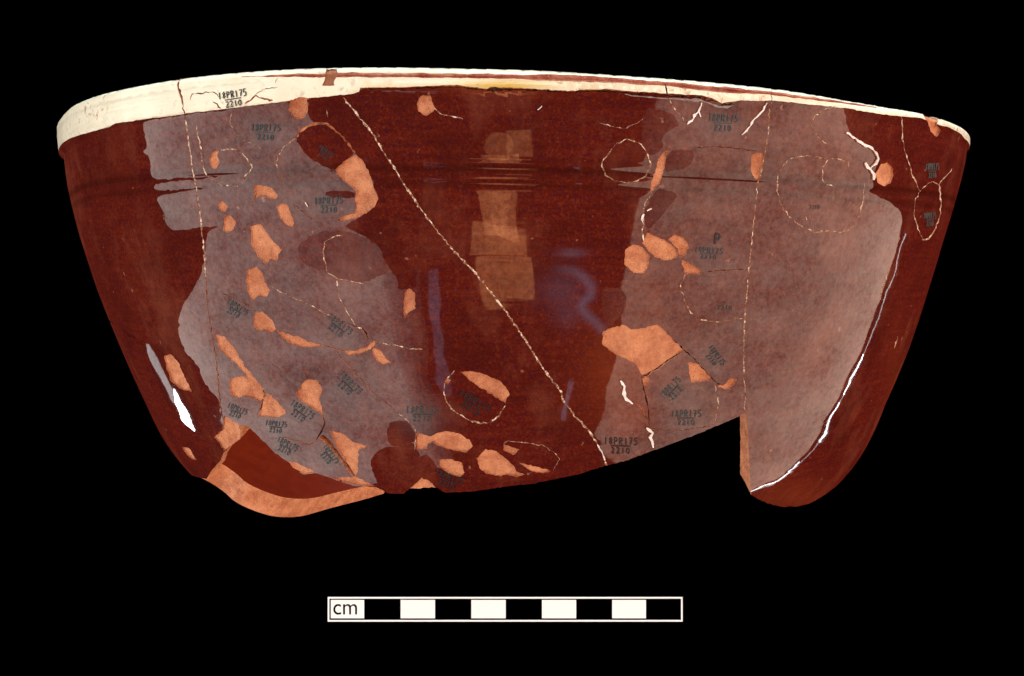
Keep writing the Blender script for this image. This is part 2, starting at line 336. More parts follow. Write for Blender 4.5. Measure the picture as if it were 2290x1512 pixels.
# ------------------------------------------------------------------ constrained triangulation of the unrolled wall
pts, edges = [], []
def add_line(uv, close=True):
    b = len(pts); pts.extend(map(tuple, uv)); n = len(uv)
    edges.extend((b + i, b + (i + 1) % n) for i in range(n if close else n - 1))
thA, zA = cast(densify(HOLE_A, 6, .6, False)); thB, zB = cast(HOLE_B, last=True)
def smooth(a, n=3):
    for _ in range(n): a = np.concatenate([a[:1], np.stack([.75 * a[:-1] + .25 * a[1:], .25 * a[:-1] + .75 * a[1:]], 1).reshape(-1, *a.shape[1:]), a[-1:]])
    return a
_b = smooth(np.stack([np.concatenate([thB[:0:-1], [-1.33, -1.31, -1.14]]), np.concatenate([zB[:0:-1], [-6.45, -6.0, -5.45]])], 1)); thB, zB = _b[::-1, 0], _b[::-1, 1]
low_th = np.concatenate([np.radians([-180, -165, -150]), thB[::-1], thA, np.radians([62, 75, 95, 140, 180])])
low_z = np.concatenate([[-2.5, -3.5, -5.5], zB[::-1], zA, [-5.55, -5.3, -4.8, -3.5, -2.5]])
low = to_uv(low_th, low_z)
U0, U1, VT = -math.pi * UR, math.pi * UR, sl[-1]
def dens_uv(uv, step=.5):
    out = []
    for a, b in zip(uv[:-1], uv[1:]):
        k = max(1, int(np.linalg.norm(b - a) / step)); out += [a + (b - a) * j / k for j in range(k)]
    return np.array(out + [uv[-1]])
low_d = dens_uv(low, .3)
top_d = np.stack([np.linspace(U1, U0, 240), np.full(240, VT)], 1)
DOMAIN = np.concatenate([low_d, top_d]); add_line(DOMAIN)
band_uv = px_uv(densify(BAND, 7, .5, False))
band_uv = np.concatenate([[(U0, band_uv[0, 1])], band_uv, [(U1, band_uv[-1, 1])]])
BAND_POLY = np.concatenate([band_uv, [(U1, VT + .1), (U0, VT + .1)]])
add_line(dens_uv(band_uv), False)
polys = []                                   # (kind, pixel outline, payload)
def region(kind, px, payload=None):
    polys.append((kind, px, payload)); add_line(px_uv(px))
for P in CHIPS: region('chip', densify(P, 5, .9))
region('groove', densify(V_GROOVE, 6, .5))
for i, (k, w, P) in enumerate(CRACKS_SHADE_GLINTS): region('crack_and_shade', strip(P, w), (k, i))
region('stripe', densify(STRIPE, 14, .8))
region('redline', densify([(540,171),(700,168),(900,168),(1100,170.5),(1195,167),(1240,166),(1330,170),(1400,177),(1500,185),(1600,196),(1720,206.5),(1860,225.5),(1950,238),(1950,240),(1860,229),
 (1720,211.5),(1600,203),(1500,192),(1400,184),(1330,180),(1240,178),(1100,175),(900,172.5),(700,171.5),(540,172.6)], 14, .7))
region('drip', densify(DRIP, 8, .8))
def chaikin(P):
    P = np.array(P, float); Q = np.roll(P, -1, 0); return np.stack([.78 * P + .22 * Q, .22 * P + .78 * Q], 1).reshape(-1, 2)
for P in DULL: region('dull', densify(chaikin(P), 6, 1.3))
for P in SEMI: region('semi', densify(chaikin(P), 6, 1.6))
# free points: fine where seen, coarse at the back, extra rows at grooves and lip
rows = list(np.arange(ZB + .2, ZT - 1.0, .34)) + list(ZT - np.array([.95, .88, .82, .78, .74, .70, .66, .62, .58, .54, .5, .46, .42, .39, .36, .33, .3, .27, .24, .21])) \
     + [ZT - .19 + .19 * math.sin(a) for a in np.linspace(.1, 1.5, 9)]
grid = []
for i, z in enumerate(sorted(rows)):
    th = np.concatenate([np.arange(-1.35, 1.35, .032), np.arange(1.35, math.pi - .02, .09), np.arange(-math.pi + .03, -1.36, .09)]) + (i % 2) * .014
    grid.append(to_uv(th, np.full_like(th, z)))
grid = np.concatenate(grid); grid = grid[pip(grid, DOMAIN)]
pts.extend(map(tuple, grid))
for k, P, _ in polys:
    if k == 'chip':
        lo, hi = P.min(0), P.max(0); q = rng.uniform(lo, hi, (int(np.prod(hi - lo) / 30) + 4, 2)); q = q[pip(q, P)]
        if len(q): pts.extend(map(tuple, px_uv(q)))
for x0, y0, x1, y1, st in ((1190, 540, 1352, 752, 7), (1320, 740, 1470, 960, 14), (900, 180, 1240, 205, 8), (480, 250, 660, 330, 12), (1660, 1040, 1830, 1120, 14)):
    q = np.stack(np.meshgrid(np.arange(x0, x1, st), np.arange(y0, y1, st)), -1).reshape(-1, 2) + rng.uniform(-2, 2, (1, 2))
    q = to_uv(*cast(q)); pts.extend(map(tuple, q[pip(q, DOMAIN)]))
vv, ee, ff, *_ = delaunay_2d_cdt([Vector(p) for p in pts], edges, [], 0, 1e-4)
UV = np.array([tuple(v) for v in vv]); TR = np.array([f for f in ff if len(f) == 3])
cen = UV[TR].mean(1); TR = TR[pip(cen, DOMAIN)]
e1 = UV[TR[:, 1]] - UV[TR[:, 0]]; e2 = UV[TR[:, 2]] - UV[TR[:, 0]]; cr = e1[:, 0] * e2[:, 1] - e1[:, 1] * e2[:, 0]
TR[cr < 0] = TR[cr < 0][:, ::-1]; TR = TR[np.abs(cr) > 1e-7]; area = np.abs(cr[np.abs(cr) > 1e-7]) / 2
cen = UV[TR].mean(1); cth, cz = from_uv(cen); cP = outer(cth, cz); cN = normal(cth, cz)
facing = ((cP - np.array([0, -D, 0])) * cN).sum(1) < 0
cpx = project(cP); cpx[~facing] = -9999
TH, ZZ = from_uv(UV); ZZ = np.minimum(ZZ, ZT)
PO, NO, PI_ = outer(TH, ZZ), normal(TH, ZZ), inner(TH, ZZ)
white = pip(cen, BAND_POLY)
gloss = np.ones(len(TR)); cls = np.zeros(len(TR), int)     # 0 glaze, 1 white rim; then region numbers
cls[white] = 1
info = {0: ('glaze', None), 1: ('rim', None)}
for k, P, pay in polys:
    m = pip(cpx, P)
    if k == 'dull': gloss[m] = 0
    elif k == 'semi': gloss[m] = np.minimum(gloss[m], .5)
order = {'stripe': 0, 'redline': .5, 'drip': 1, 'crack_and_shade': 2, 'groove': 3, 'chip': 4}
for n, (k, P, pay) in enumerate(sorted([p for p in polys if p[0] in order], key=lambda p: order[p[0]])):
    m = pip(cpx, P)
    if k in ('stripe', 'redline'): m &= white
    if m.any(): cls[m] = 10 + n; info[10 + n] = (k, (P, pay))
# flood the glaze and the rim into separate pieces
edge_map = {}
for t, f in enumerate(TR):
    for a, b in ((0, 1), (1, 2), (2, 0)):
        edge_map.setdefault((min(f[a], f[b]), max(f[a], f[b])), []).append(t)
def components(mask):
    lab = np.full(len(TR), -1); n = 0
    adj = {}
    for ts in edge_map.values():
        if len(ts) == 2 and mask[ts[0]] and mask[ts[1]]:
            adj.setdefault(ts[0], []).append(ts[1]); adj.setdefault(ts[1], []).append(ts[0])
    for s in np.nonzero(mask)[0]:
        if lab[s] >= 0: continue
        st = [s]; lab[s] = n
        while st:
            c = st.pop()
            for d in adj.get(c, ()):
                if lab[d] < 0: lab[d] = n; st.append(d)
        n += 1
    return lab, n
def seam_fix(lab):                              # the unrolled sheet is cut at the back: nothing to do, the cut is out of sight
    return lab
pieces = []                                     # (kind, triangle indices, payload)
for c in (0, 1):
    lab, n = components(cls == c)
    for i in range(n):
        t = np.nonzero(lab == i)[0]
        if area[t].sum() < .05: cls[t] = -1
        else: pieces.append(('sherd' if c == 0 else 'rim', t, None))
for t in np.nonzero(cls == -1)[0]:              # slivers go to whatever lies next to them
    for a, b in ((0, 1), (1, 2), (2, 0)):
        for d in edge_map[(min(TR[t][a], TR[t][b]), max(TR[t][a], TR[t][b]))]:
            if cls[d] >= 10: cls[t] = cls[d]
for c, (k, pay) in info.items():
    if c >= 10:
        t = np.nonzero(cls == c)[0]
        if len(t) and area[t].sum() > .001: pieces.append((k, t, pay))

# ------------------------------------------------------------------ materials
def new_mat(name):
    m = bpy.data.materials.new(name); m.use_nodes = True
    return m, m.node_tree, m.node_tree.nodes['Principled BSDF']
class G:
    def __init__(s, nt): s.nt = nt
    def n(s, t, **kw):
        o = s.nt.nodes.new(t)
        for k, v in kw.items():
            if k.startswith('i_'): o.inputs[k[2:].replace('_', ' ')].default_value = v
            else: setattr(o, k, v)
        return o
    def l(s, a, b): s.nt.links.new(a, b)
    def noise(s, vec, scale, detail=4, rough=.6):
        o = s.n('ShaderNodeTexNoise'); o.inputs['Scale'].default_value = scale; o.inputs['Detail'].default_value = detail
        o.inputs['Roughness'].default_value = rough; s.l(vec, o.inputs['Vector']); return o.outputs['Fac']
    def ramp(s, fac, stops):
        o = s.n('ShaderNodeValToRGB'); s.l(fac, o.inputs[0]); e = o.color_ramp.elements
        while len(e) < len(stops): e.new(.5)
        for x, (p, c) in zip(e, stops):
            x.position = p; x.color = (*c, 1) if len(c) == 3 else c
        return o.outputs[0]
    def mix(s, f, a, b, mode='MIX'):
        o = s.n('ShaderNodeMix', data_type='RGBA', blend_type=mode)
        for i, v in ((0, f), (6, a), (7, b)):
            if isinstance(v, (int, float)): o.inputs[i].default_value = v
            elif isinstance(v, tuple): o.inputs[i].default_value = (*v, 1)
            else: s.l(v, o.inputs[i])
        return o.outputs[2]
    def math(s, op, a, b=None, c=None, clamp=False):
        o = s.n('ShaderNodeMath', operation=op, use_clamp=clamp)
        for i, v in enumerate((a, b, c)):
            if v is None: continue
            if isinstance(v, (int, float)): o.inputs[i].default_value = v
            else: s.l(v, o.inputs[i])
        return o.outputs[0]
    def coords(s):
        t = s.n('ShaderNodeTexCoord'); return t.outputs['Object'], t.outputs['UV']
    def scaled(s, vec, sc):
        o = s.n('ShaderNodeMapping'); o.inputs['Scale'].default_value = sc; s.l(vec, o.inputs['Vector']); return o.outputs[0]
    def bump(s, h, strength, dist, nrm=None):
        o = s.n('ShaderNodeBump'); o.inputs['Strength'].default_value = strength; o.inputs['Distance'].default_value = dist
        s.l(h, o.inputs['Height'])
        if nrm is not None: s.l(nrm, o.inputs['Normal'])
        return o.outputs[0]
    def attr(s, name):
        return s.n('ShaderNodeAttribute', attribute_name=name).outputs['Fac']
def glaze_mat():
    m, nt, b = new_mat('red_brown_glaze'); g = G(nt); ob, uv = g.coords()
    st = g.noise(g.scaled(uv, (.9, 9, 1)), 1.0, 5, .65)          # turning streaks
    mott = g.noise(ob, 160, 5, .7); fine = g.noise(ob, 1500, 3, .8); fine2 = g.noise(ob, 2300, 2, .8)
    c = g.ramp(st, [(.33, (.068, .0064, .0036)), (.50, (.092, .0092, .0042)), (.67, (.122, .0140, .0052))])
    c = g.mix(g.math('MULTIPLY', mott, .55), c, (.060, .008, .006))
    sp = g.ramp(fine, [(.50, (0, 0, 0)), (.68, (1, 1, 1))]); c = g.mix(g.math('MULTIPLY', sp, .55), c, (.19, .034, .010))
    dk = g.ramp(fine2, [(.50, (0, 0, 0)), (.66, (1, 1, 1))]); c = g.mix(g.math('MULTIPLY', dk, .75), c, (.026, .0055, .018))
    dust = g.ramp(g.noise(g.scaled(uv, (1, .55, 1)), .55, 8, .72), [(.50, (0, 0, 0)), (.68, (1, 1, 1))]); c = g.mix(g.math('MULTIPLY', dust, .5), c, (.20, .060, .034))
    shade = g.ramp(g.noise(g.scaled(uv, (.8, .8, 1)), .8, 8, .75), [(.47, (0, 0, 0)), (.66, (1, 1, 1))]); c = g.mix(g.math('MULTIPLY', shade, .6), c, (.042, .006, .005))
    warm = g.attr('warm'); c = g.mix(warm, c, (.21, .045, .014))
    blue = g.attr('blue_reflection'); c = g.mix(blue, c, (.12, .125, .21))  # bluish reflection put into the base colour
    c = g.mix(g.attr('lacquer'), c, (.10, .105, .115))
    spot = g.ramp(g.noise(ob, 420, 2, .5), [(.735, (0, 0, 0)), (.76, (1, 1, 1))]); c = g.mix(g.math('MULTIPLY', spot, .5), c, (.35, .16, .10))
    g.l(c, b.inputs['Base Color'])
    gl = g.attr('gloss')
    wear = g.noise(ob, 260, 5, .7)
    r = g.math('ADD', g.math('MULTIPLY_ADD', gl, -.48, .49), g.math('MULTIPLY', wear, .05)); g.l(r, b.inputs['Roughness'])
    low = g.ramp(g.noise(g.scaled(uv, (.8, 1.1, 1)), .75, 5, .65), [(.36, (0, 0, 0)), (.64, (1, 1, 1))])
    fin = g.ramp(g.noise(ob, 850, 5, .85), [(.36, (0, 0, 0)), (.66, (1, 1, 1))])
    film = g.math('ADD', g.math('MULTIPLY_ADD', low, .50, .14), g.math('MULTIPLY', fin, .62))
    sp_ = g.math('MULTIPLY', g.math('MULTIPLY', gl, .57), film); g.l(sp_, b.inputs['Specular IOR Level'])
    n1 = g.bump(g.noise(ob, 45, 2, .4), .09, .004)
    n2 = g.bump(g.noise(g.scaled(uv, (.5, 3, 1)), 1.2, 2, .4), .006, .003, n1)
    sep = g.n('ShaderNodeSeparateXYZ'); g.l(uv, sep.inputs[0]); h = None          # turned grooves
    wob = g.math('MULTIPLY_ADD', g.noise(g.scaled(uv, (.35, .2, 1)), 1.0, 2, .5), .05, -.025)
    fade = g.math('MULTIPLY_ADD', g.noise(g.scaled(uv, (.45, .0, 1)), 1.0, 2, .5), 2.6, -.75, True)
    for z_, w_, d_ in ((2.02, .04, .12), (1.87, .085, 1.0), (1.76, .03, .15), (1.60, .075, .7)):
        q = g.math('DIVIDE', g.math('SUBTRACT', g.math('ADD', sep.outputs[1], wob), float(np.interp(z_, zs, sl))), w_)
        q = g.math('MULTIPLY', g.math('POWER', 2.718, g.math('MULTIPLY', g.math('MULTIPLY', q, q), -1.0)), -d_)
        h = q if h is None else g.math('ADD', h, q)
    dep = g.math('MULTIPLY', h, -.55, clamp=True)
    c = g.mix(dep, c, (.028, .004, .0025)); g.l(c, b.inputs['Base Color'])        # glaze pools darker in the grooves
    h = g.math('MULTIPLY', h, g.math('MULTIPLY_ADD', fade, .45, .55))
    n3 = g.bump(h, 1.0, .00040, n2)
    n4 = g.bump(g.noise(ob, 900, 3, .6), .0015, .0006, n3); g.l(n4, b.inputs['Normal'])
    return m
def white_mat():
    m, nt, b = new_mat('cream_white_slip'); g = G(nt); ob, uv = g.coords()
    c = g.ramp(g.noise(ob, 120, 5, .6), [(.3, (.76, .77, .60)), (.6, (.88, .90, .74))])
    sp = g.ramp(g.noise(ob, 480, 4, .7), [(.55, (0, 0, 0)), (.66, (1, 1, 1))]); zone = g.ramp(g.noise(ob, 60, 3, .5), [(.45, (0, 0, 0)), (.62, (1, 1, 1))])
    c = g.mix(g.math('MULTIPLY', g.math('MULTIPLY', sp, zone), .85), c, (.42, .24, .13))
    c = g.mix(g.attr('warm'), c, (.62, .42, .06))
    c = g.mix(g.attr('worn'), c, (.55, .30, .20))
    g.l(c, b.inputs['Base Color']); b.inputs['Roughness'].default_value = .22; b.inputs['Specular IOR Level'].default_value = .4
    n1 = g.bump(g.noise(g.scaled(uv, (.5, 6, 1)), 1.5, 3, .5), .15, .003); g.l(g.bump(g.noise(ob, 700, 3, .6), .2, .0006, n1), b.inputs['Normal'])
    return m
def clay_mat(name, a, bcol, d):
    m, nt, b = new_mat(name); g = G(nt); ob, uv = g.coords()
    c = g.ramp(g.noise(ob, 260, 5, .7), [(.36, a), (.62, bcol)])
    sp = g.ramp(g.noise(ob, 1300, 2, .6), [(.63, (0, 0, 0)), (.74, (1, 1, 1))]); c = g.mix(g.math('MULTIPLY', sp, .5), c, d)
    g.l(c, b.inputs['Base Color']); b.inputs['Roughness'].default_value = .9; b.inputs['Specular IOR Level'].default_value = .15
    n1 = g.bump(g.noise(ob, 300, 5, .7), .9, .0018); g.l(g.bump(g.noise(ob, 1600, 3, .7), .4, .0005, n1), b.inputs['Normal'])
    return m
def seam_mat(name, a, bcol, d, rough, f=900):
    m, nt, b = new_mat(name); g = G(nt); ob, uv = g.coords()
    c = g.ramp(g.noise(ob, f, 3, .8), [(.36, a), (.5, bcol), (.62, d)])
    g.l(c, b.inputs['Base Color']); b.inputs['Roughness'].default_value = rough
    g.l(g.bump(g.noise(ob, 1200, 3, .7), .6, .0008), b.inputs['Normal'])
    return m
def plain(name, c, rough=.8, spec=.3):
    m, nt, b = new_mat(name); b.inputs['Base Color'].default_value = (*c, 1)
    b.inputs['Roughness'].default_value = rough; b.inputs['Specular IOR Level'].default_value = spec
    return m
M_GLAZE, M_WHITE = glaze_mat(), white_mat()
M_CLAY = clay_mat('orange_clay', (.45, .165, .085), (.68, .31, .165), (.30, .10, .055))
M_STRIPE = clay_mat('worn_red_slip', (.30, .085, .055), (.55, .30, .21), (.18, .035, .022))
M_RED = clay_mat('dark_red_slip', (.19, .028, .014), (.40, .14, .09), (.5, .26, .18))
M_RIMCHIP = clay_mat('brown_rim_clay', (.30, .12, .065), (.40, .19, .11), (.2, .08, .05))
M_BROWN = clay_mat('brown_clay', (.34, .09, .03), (.42, .12, .045), (.2, .05, .02))
M_DRIP = seam_mat('grey_glaze_edge', (.14, .12, .12), (.22, .19, .19), (.30, .27, .26), .3)
M_SEAM = {'cream': seam_mat('cream_glue', (.07, .018, .009), (.33, .17, .09), (.90, .82, .66), .8, 1000),
          'dark': seam_mat('dark_crack_and_shade', (.012, .006, .004), (.03, .010, .006), (.12, .04, .02), .8),
          'clay': seam_mat('clay_crack', (.30, .09, .03), (.54, .20, .08), (.66, .32, .15), .85),
          'white': seam_mat('white_glue_glint', (.62, .60, .60), (.85, .84, .84), (.92, .92, .92), .25, 500)}  # white colour stands for glints on glaze edges as well as dried glue
def interior_mat():
    m, nt, b = new_mat('inside_glaze'); g = G(nt); ob, uv = g.coords()
    c = g.ramp(g.noise(g.scaled(ob, (1, 1, 4)), 120, 5, .7), [(.3, (.085, .006, .0015)), (.7, (.135, .013, .003))])
    g.l(c, b.inputs['Base Color']); b.inputs['Roughness'].default_value = .35; b.inputs['Specular IOR Level'].default_value = .15
    return m
M_IN = interior_mat()
M_INK = plain('black_ink', (.012, .011, .014), .5)
M_INK2 = plain('faded_ink', (.040, .058, .062), .7)

INKS = [(522,222,-8,66,15,'B'),(594,297,2,68,15,'T'),(727,343,38,40,9,'B'),(735,460,-2,66,15,'T'),(526,694,33,54,12,'T'),(755,733,38,66,13,'T'),(777,863,45,66,13,'T'),
          (528,922,22,48,11,'T'),(671,924,35,62,13,'T'),(617,956,6,50,11,'T'),(639,1001,28,52,12,'T'),(735,1020,52,50,12,'T'),(943,928,2,74,14,'T'),(1058,906,30,80,15,'B'),
          (1001,1075,22,68,14,'B'),(1388,998,2,78,15,'B'),(1506,874,-45,60,13,'T'),(1535,936,0,70,14,'T'),(1617,276,3,70,16,'T'),(1585,568,5,66,11,'T'),(1597,800,52,52,12,'T')]
# vertex stains with a place of their own, and a bluish reflection painted in
VP = project(PO); vface = ((PO - np.array([0, -D, 0])) * NO).sum(1) < 0
def blob(x, y, sx, sy, a): return a * np.exp(-((VP[:, 0] - x) / sx)**2 - ((VP[:, 1] - y) / sy)**2) * vface
WARM = blob(1370, 830, 75, 110, .35) + blob(1420, 930, 45, 45, .3) + blob(1120, 191, 120, 12, 1.0) + blob(860, 196, 60, 5, .4) + blob(1330, 200, 30, 5, .3) \
     + blob(1770, 1105, 90, 40, .3) + blob(262, 330, 16, 70, .16) + blob(300, 600, 16, 90, .12) + blob(1140, 600, 60, 40, .12) + blob(2000, 820, 25, 120, .15)
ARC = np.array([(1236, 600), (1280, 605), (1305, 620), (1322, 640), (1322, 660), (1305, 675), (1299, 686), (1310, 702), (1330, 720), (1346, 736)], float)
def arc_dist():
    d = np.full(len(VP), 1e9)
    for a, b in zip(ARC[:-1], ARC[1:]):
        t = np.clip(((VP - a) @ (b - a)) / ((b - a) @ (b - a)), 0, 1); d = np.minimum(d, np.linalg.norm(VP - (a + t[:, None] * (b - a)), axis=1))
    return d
BLUE_REFLECTION = .34 * np.exp(-(arc_dist() / 10)**2) * vface * np.clip((VP[:, 0] - 1225) / 80, 0, 1) + blob(1278, 566, 32, 9, .28) + blob(1255, 650, 50, 40, .16) + blob(1270, 710, 30, 25, .12)
LACQ = np.clip(sum(blob(a[0], a[1] + 8, a[3] * .75, a[3] * .5, .30) for a in INKS if a[5] == 'T'), 0, .35)
WORN = blob(1100, 163, 400, 4, .4)

# ------------------------------------------------------------------ objects
def link(name, me, parent=None):
    o = bpy.data.objects.new(name, me); col.objects.link(o)
    if parent is not None: o.parent = parent
    return o
bowl = link('bowl', None); bowl.empty_display_size = .02
bowl.location = (0, 0, -7.9 * S)
bowl['label'] = 'broken red-brown glazed bowl with cream rim, pieced together from sherds, against the black backdrop'
bowl['category'] = 'bowl'
OFF = np.array([0, 0, -7.9])
def build(name, tri, surf_mat, parent, disp=None, custom=True, shine=1.0):
    f = TR[tri]; used, inv = np.unique(f, return_inverse=True); f = inv.reshape(-1, 3); n = len(used)
    d = np.zeros(n) if disp is None else disp(used)
    po = PO[used] + NO[used] * d[:, None]; pi_ = PI_[used]
    cnt = {}
    for t in f:
        for a, b in ((0, 1), (1, 2), (2, 0)): cnt[(t[a], t[b])] = 1
    bd = [e for e in cnt if (e[1], e[0]) not in cnt and not (ZZ[used[e[0]]] > ZT - 1e-3 and ZZ[used[e[1]]] > ZT - 1e-3)]
    V = [po, pi_]; base = 2 * n
    faces = [tuple(t) for t in f] + [tuple((t + n)[::-1]) for t in f]; mats = [0] * len(f) + [2] * len(f)
    sm = [True] * (2 * len(f))
    if bd:
        bi = np.array(bd); k = len(bd)
        bv, binv = np.unique(bi, return_inverse=True); binv = binv.reshape(-1, 2); kb = len(bv)
        mid = (po[bv] + pi_[bv]) / 2 + rng.normal(0, .014, (kb, 3))
        V += [po[bv], mid, pi_[bv]]
        for a_, b_ in binv:
            for o_ in (0, kb): faces.append((base + o_ + b_, base + o_ + a_, base + o_ + kb + a_, base + o_ + kb + b_)); mats.append(1); sm.append(True)
    V = (np.concatenate(V) - OFF) * S
    me = bpy.data.meshes.new(name); me.from_pydata(V.tolist(), [], faces)
    me.materials.append(surf_mat); me.materials.append(M_CLAY); me.materials.append(M_IN)
    me.polygons.foreach_set('material_index', mats); me.polygons.foreach_set('use_smooth', sm)
    uvl = me.uv_layers.new(name='unrolled'); li = np.zeros(len(me.loops), int); me.loops.foreach_get('vertex_index', li)
    src = np.concatenate([used, used] + ([used[bv]] * 3 if bd else []))
    uvl.data.foreach_set('uv', UV[src[li]].ravel())
    at = me.attributes.new('gloss', 'FLOAT', 'FACE'); gv = np.ones(len(faces)); gv[:len(tri)] = gloss[tri] * shine; at.data.foreach_set('value', gv)
    for nm, arr in (('warm', WARM), ('blue_reflection', BLUE_REFLECTION), ('worn', WORN), ('lacquer', LACQ)):
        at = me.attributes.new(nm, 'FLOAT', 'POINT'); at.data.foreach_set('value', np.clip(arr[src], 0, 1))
    if custom:
        ln = np.zeros((len(li), 3)); nl = 3 * len(f)
        ln[:nl] = NO[used][li[:nl]]
        me.normals_split_custom_set(ln.tolist())
    return link(name, me, parent)
def seg_dist(p, poly):
    q = np.roll(poly, -1, 0); best = np.full(len(p), 1e9)
    for a, b in zip(poly, q):
        ab = b - a; t = np.clip(((p - a) @ ab) / (ab @ ab + 1e-12), 0, 1)
        best = np.minimum(best, np.linalg.norm(p - (a + t[:, None] * ab), axis=1))
    return best
FLAKES = [((727, 320), -.035, .012, -.01), ((690, 430), -.02, -.02, .015), ((560, 740), .0, .012, .01), ((660, 830), -.015, -.01, .012), ((620, 920), .012, .015, -.012),
          ((670, 950), -.02, -.015, .01), ((640, 1000), .01, .01, .015), ((750, 900), .012, -.012, -.01), ((1400, 360), -.008, .01, .01), ((1590, 660), -.01, -.008, .012),
          ((1500, 880), -.02, .016, -.014), ((1540, 930), -.012, .01, .012), ((1070, 900), -.01, .008, -.008), ((1830, 440), .006, .006, .006), ((2075, 470), -.008, .01, 0),
          ((1420, 1000), .008, -.01, .006), ((440, 700), .01, .004, .004), ((790, 570), -.008, .012, .012), ((900, 1030), -.02, .01, .02)]
tri_owner = {}; sherds = []
for kind, tri, pay in pieces:
    if kind == 'sherd':
        pl = cpx[tri]; fl = None
        for (fx, fy), o, gx, gy in FLAKES:
            dd = np.hypot(pl[:, 0] - fx, pl[:, 1] - fy); i = np.argmin(dd)
            if dd[i] < 14 and len(tri) < 2500:
                c0 = cen[tri].mean(0); fl = (o, gx, gy, c0)
        dz = (lambda u, fl=fl: fl[0] + fl[1] * (UV[u, 0] - fl[3][0]) + fl[2] * (UV[u, 1] - fl[3][1])) if fl else None
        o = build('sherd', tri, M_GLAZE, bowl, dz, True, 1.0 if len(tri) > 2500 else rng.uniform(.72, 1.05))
        if fl:                                     # a tilted flake also tilts its shading
            me = o.data; nl = 3 * len(tri)
        sherds.append((o, tri, dz))
        for t in tri: tri_owner[t] = o
def nearest_sherd(tri):
    votes = {}
    for t in tri:
        f = TR[t]
        for a, b in ((0, 1), (1, 2), (2, 0)):
            for d in edge_map[(min(f[a], f[b]), max(f[a], f[b]))]:
                if d in tri_owner: votes[tri_owner[d]] = votes.get(tri_owner[d], 0) + 1
    return max(votes, key=votes.get) if votes else bowl
for kind, tri, pay in pieces:
    if kind == 'rim': build('rim', tri, M_WHITE, nearest_sherd(tri))
    elif kind == 'stripe': build('worn_stripe', tri, M_STRIPE, nearest_sherd(tri)).data.materials[1] = M_STRIPE
    elif kind == 'redline': build('red_line', tri, M_RED, nearest_sherd(tri)).data.materials[1] = M_RED
    elif kind == 'drip': build('glaze_edge', tri, M_DRIP, nearest_sherd(tri), lambda u: np.full(len(u), .015), False)
    elif kind == 'groove': build('gap', tri, M_BROWN, bowl, lambda u: np.full(len(u), -.25), False)
    elif kind == 'chip':
        puv = px_uv(pay[0]); dp = rng.uniform(.6, 1.1)
        def dz(u, puv=puv, dp=dp):
            s = seg_dist(UV[u], puv)
            return -dp * np.minimum(.12, .035 + .25 * s) - .008 * np.sin(UV[u, 0] * 9 + UV[u, 1] * 5)
        build('clay_scar', tri, M_RIMCHIP if pay[0][:, 1].max() < 195 else M_CLAY, nearest_sherd(tri), dz, False)
    elif kind == 'crack_and_shade':
        k = pay[1][0]
        d = {'cream': -.004, 'dark': -.045, 'clay': -.03, 'white': .03}[k]
        build({'white': 'glue_and_glint', 'cream': 'glue_seam', 'dark': 'crack_and_shade', 'clay': 'clay_seam'}[k], tri, M_SEAM[k], bowl, lambda u, d=d: np.full(len(u), d), False)

# ------------------------------------------------------------------ inked catalogue numbers
GLYPH = {'1': [[(.5, 0), (.5, 1)]], '2': [[(.1, .85), (.4, 1), (.8, .85), (.75, .6), (.1, 0), (.95, .03)]], '0': [[(.5, 1), (.12, .7), (.15, .2), (.5, 0), (.88, .25), (.85, .75), (.5, 1)]],
 '5': [[(.9, 1), (.2, 1), (.2, .58), (.65, .6), (.88, .35), (.7, .06), (.1, .02)]], '7': [[(.1, 1), (.9, 1), (.4, 0)], [(.3, .5), (.8, .5)]],
 '8': [[(.5, .52), (.15, .75), (.5, 1), (.85, .75), (.5, .52), (.1, .25), (.5, 0), (.9, .25), (.5, .52)]],
 'P': [[(.15, 0), (.15, 1), (.7, .98), (.9, .75), (.7, .5), (.15, .48)]], 'R': [[(.15, 0), (.15, 1), (.7, .98), (.88, .75), (.7, .52), (.15, .5)], [(.45, .5), (.95, 0)]]}
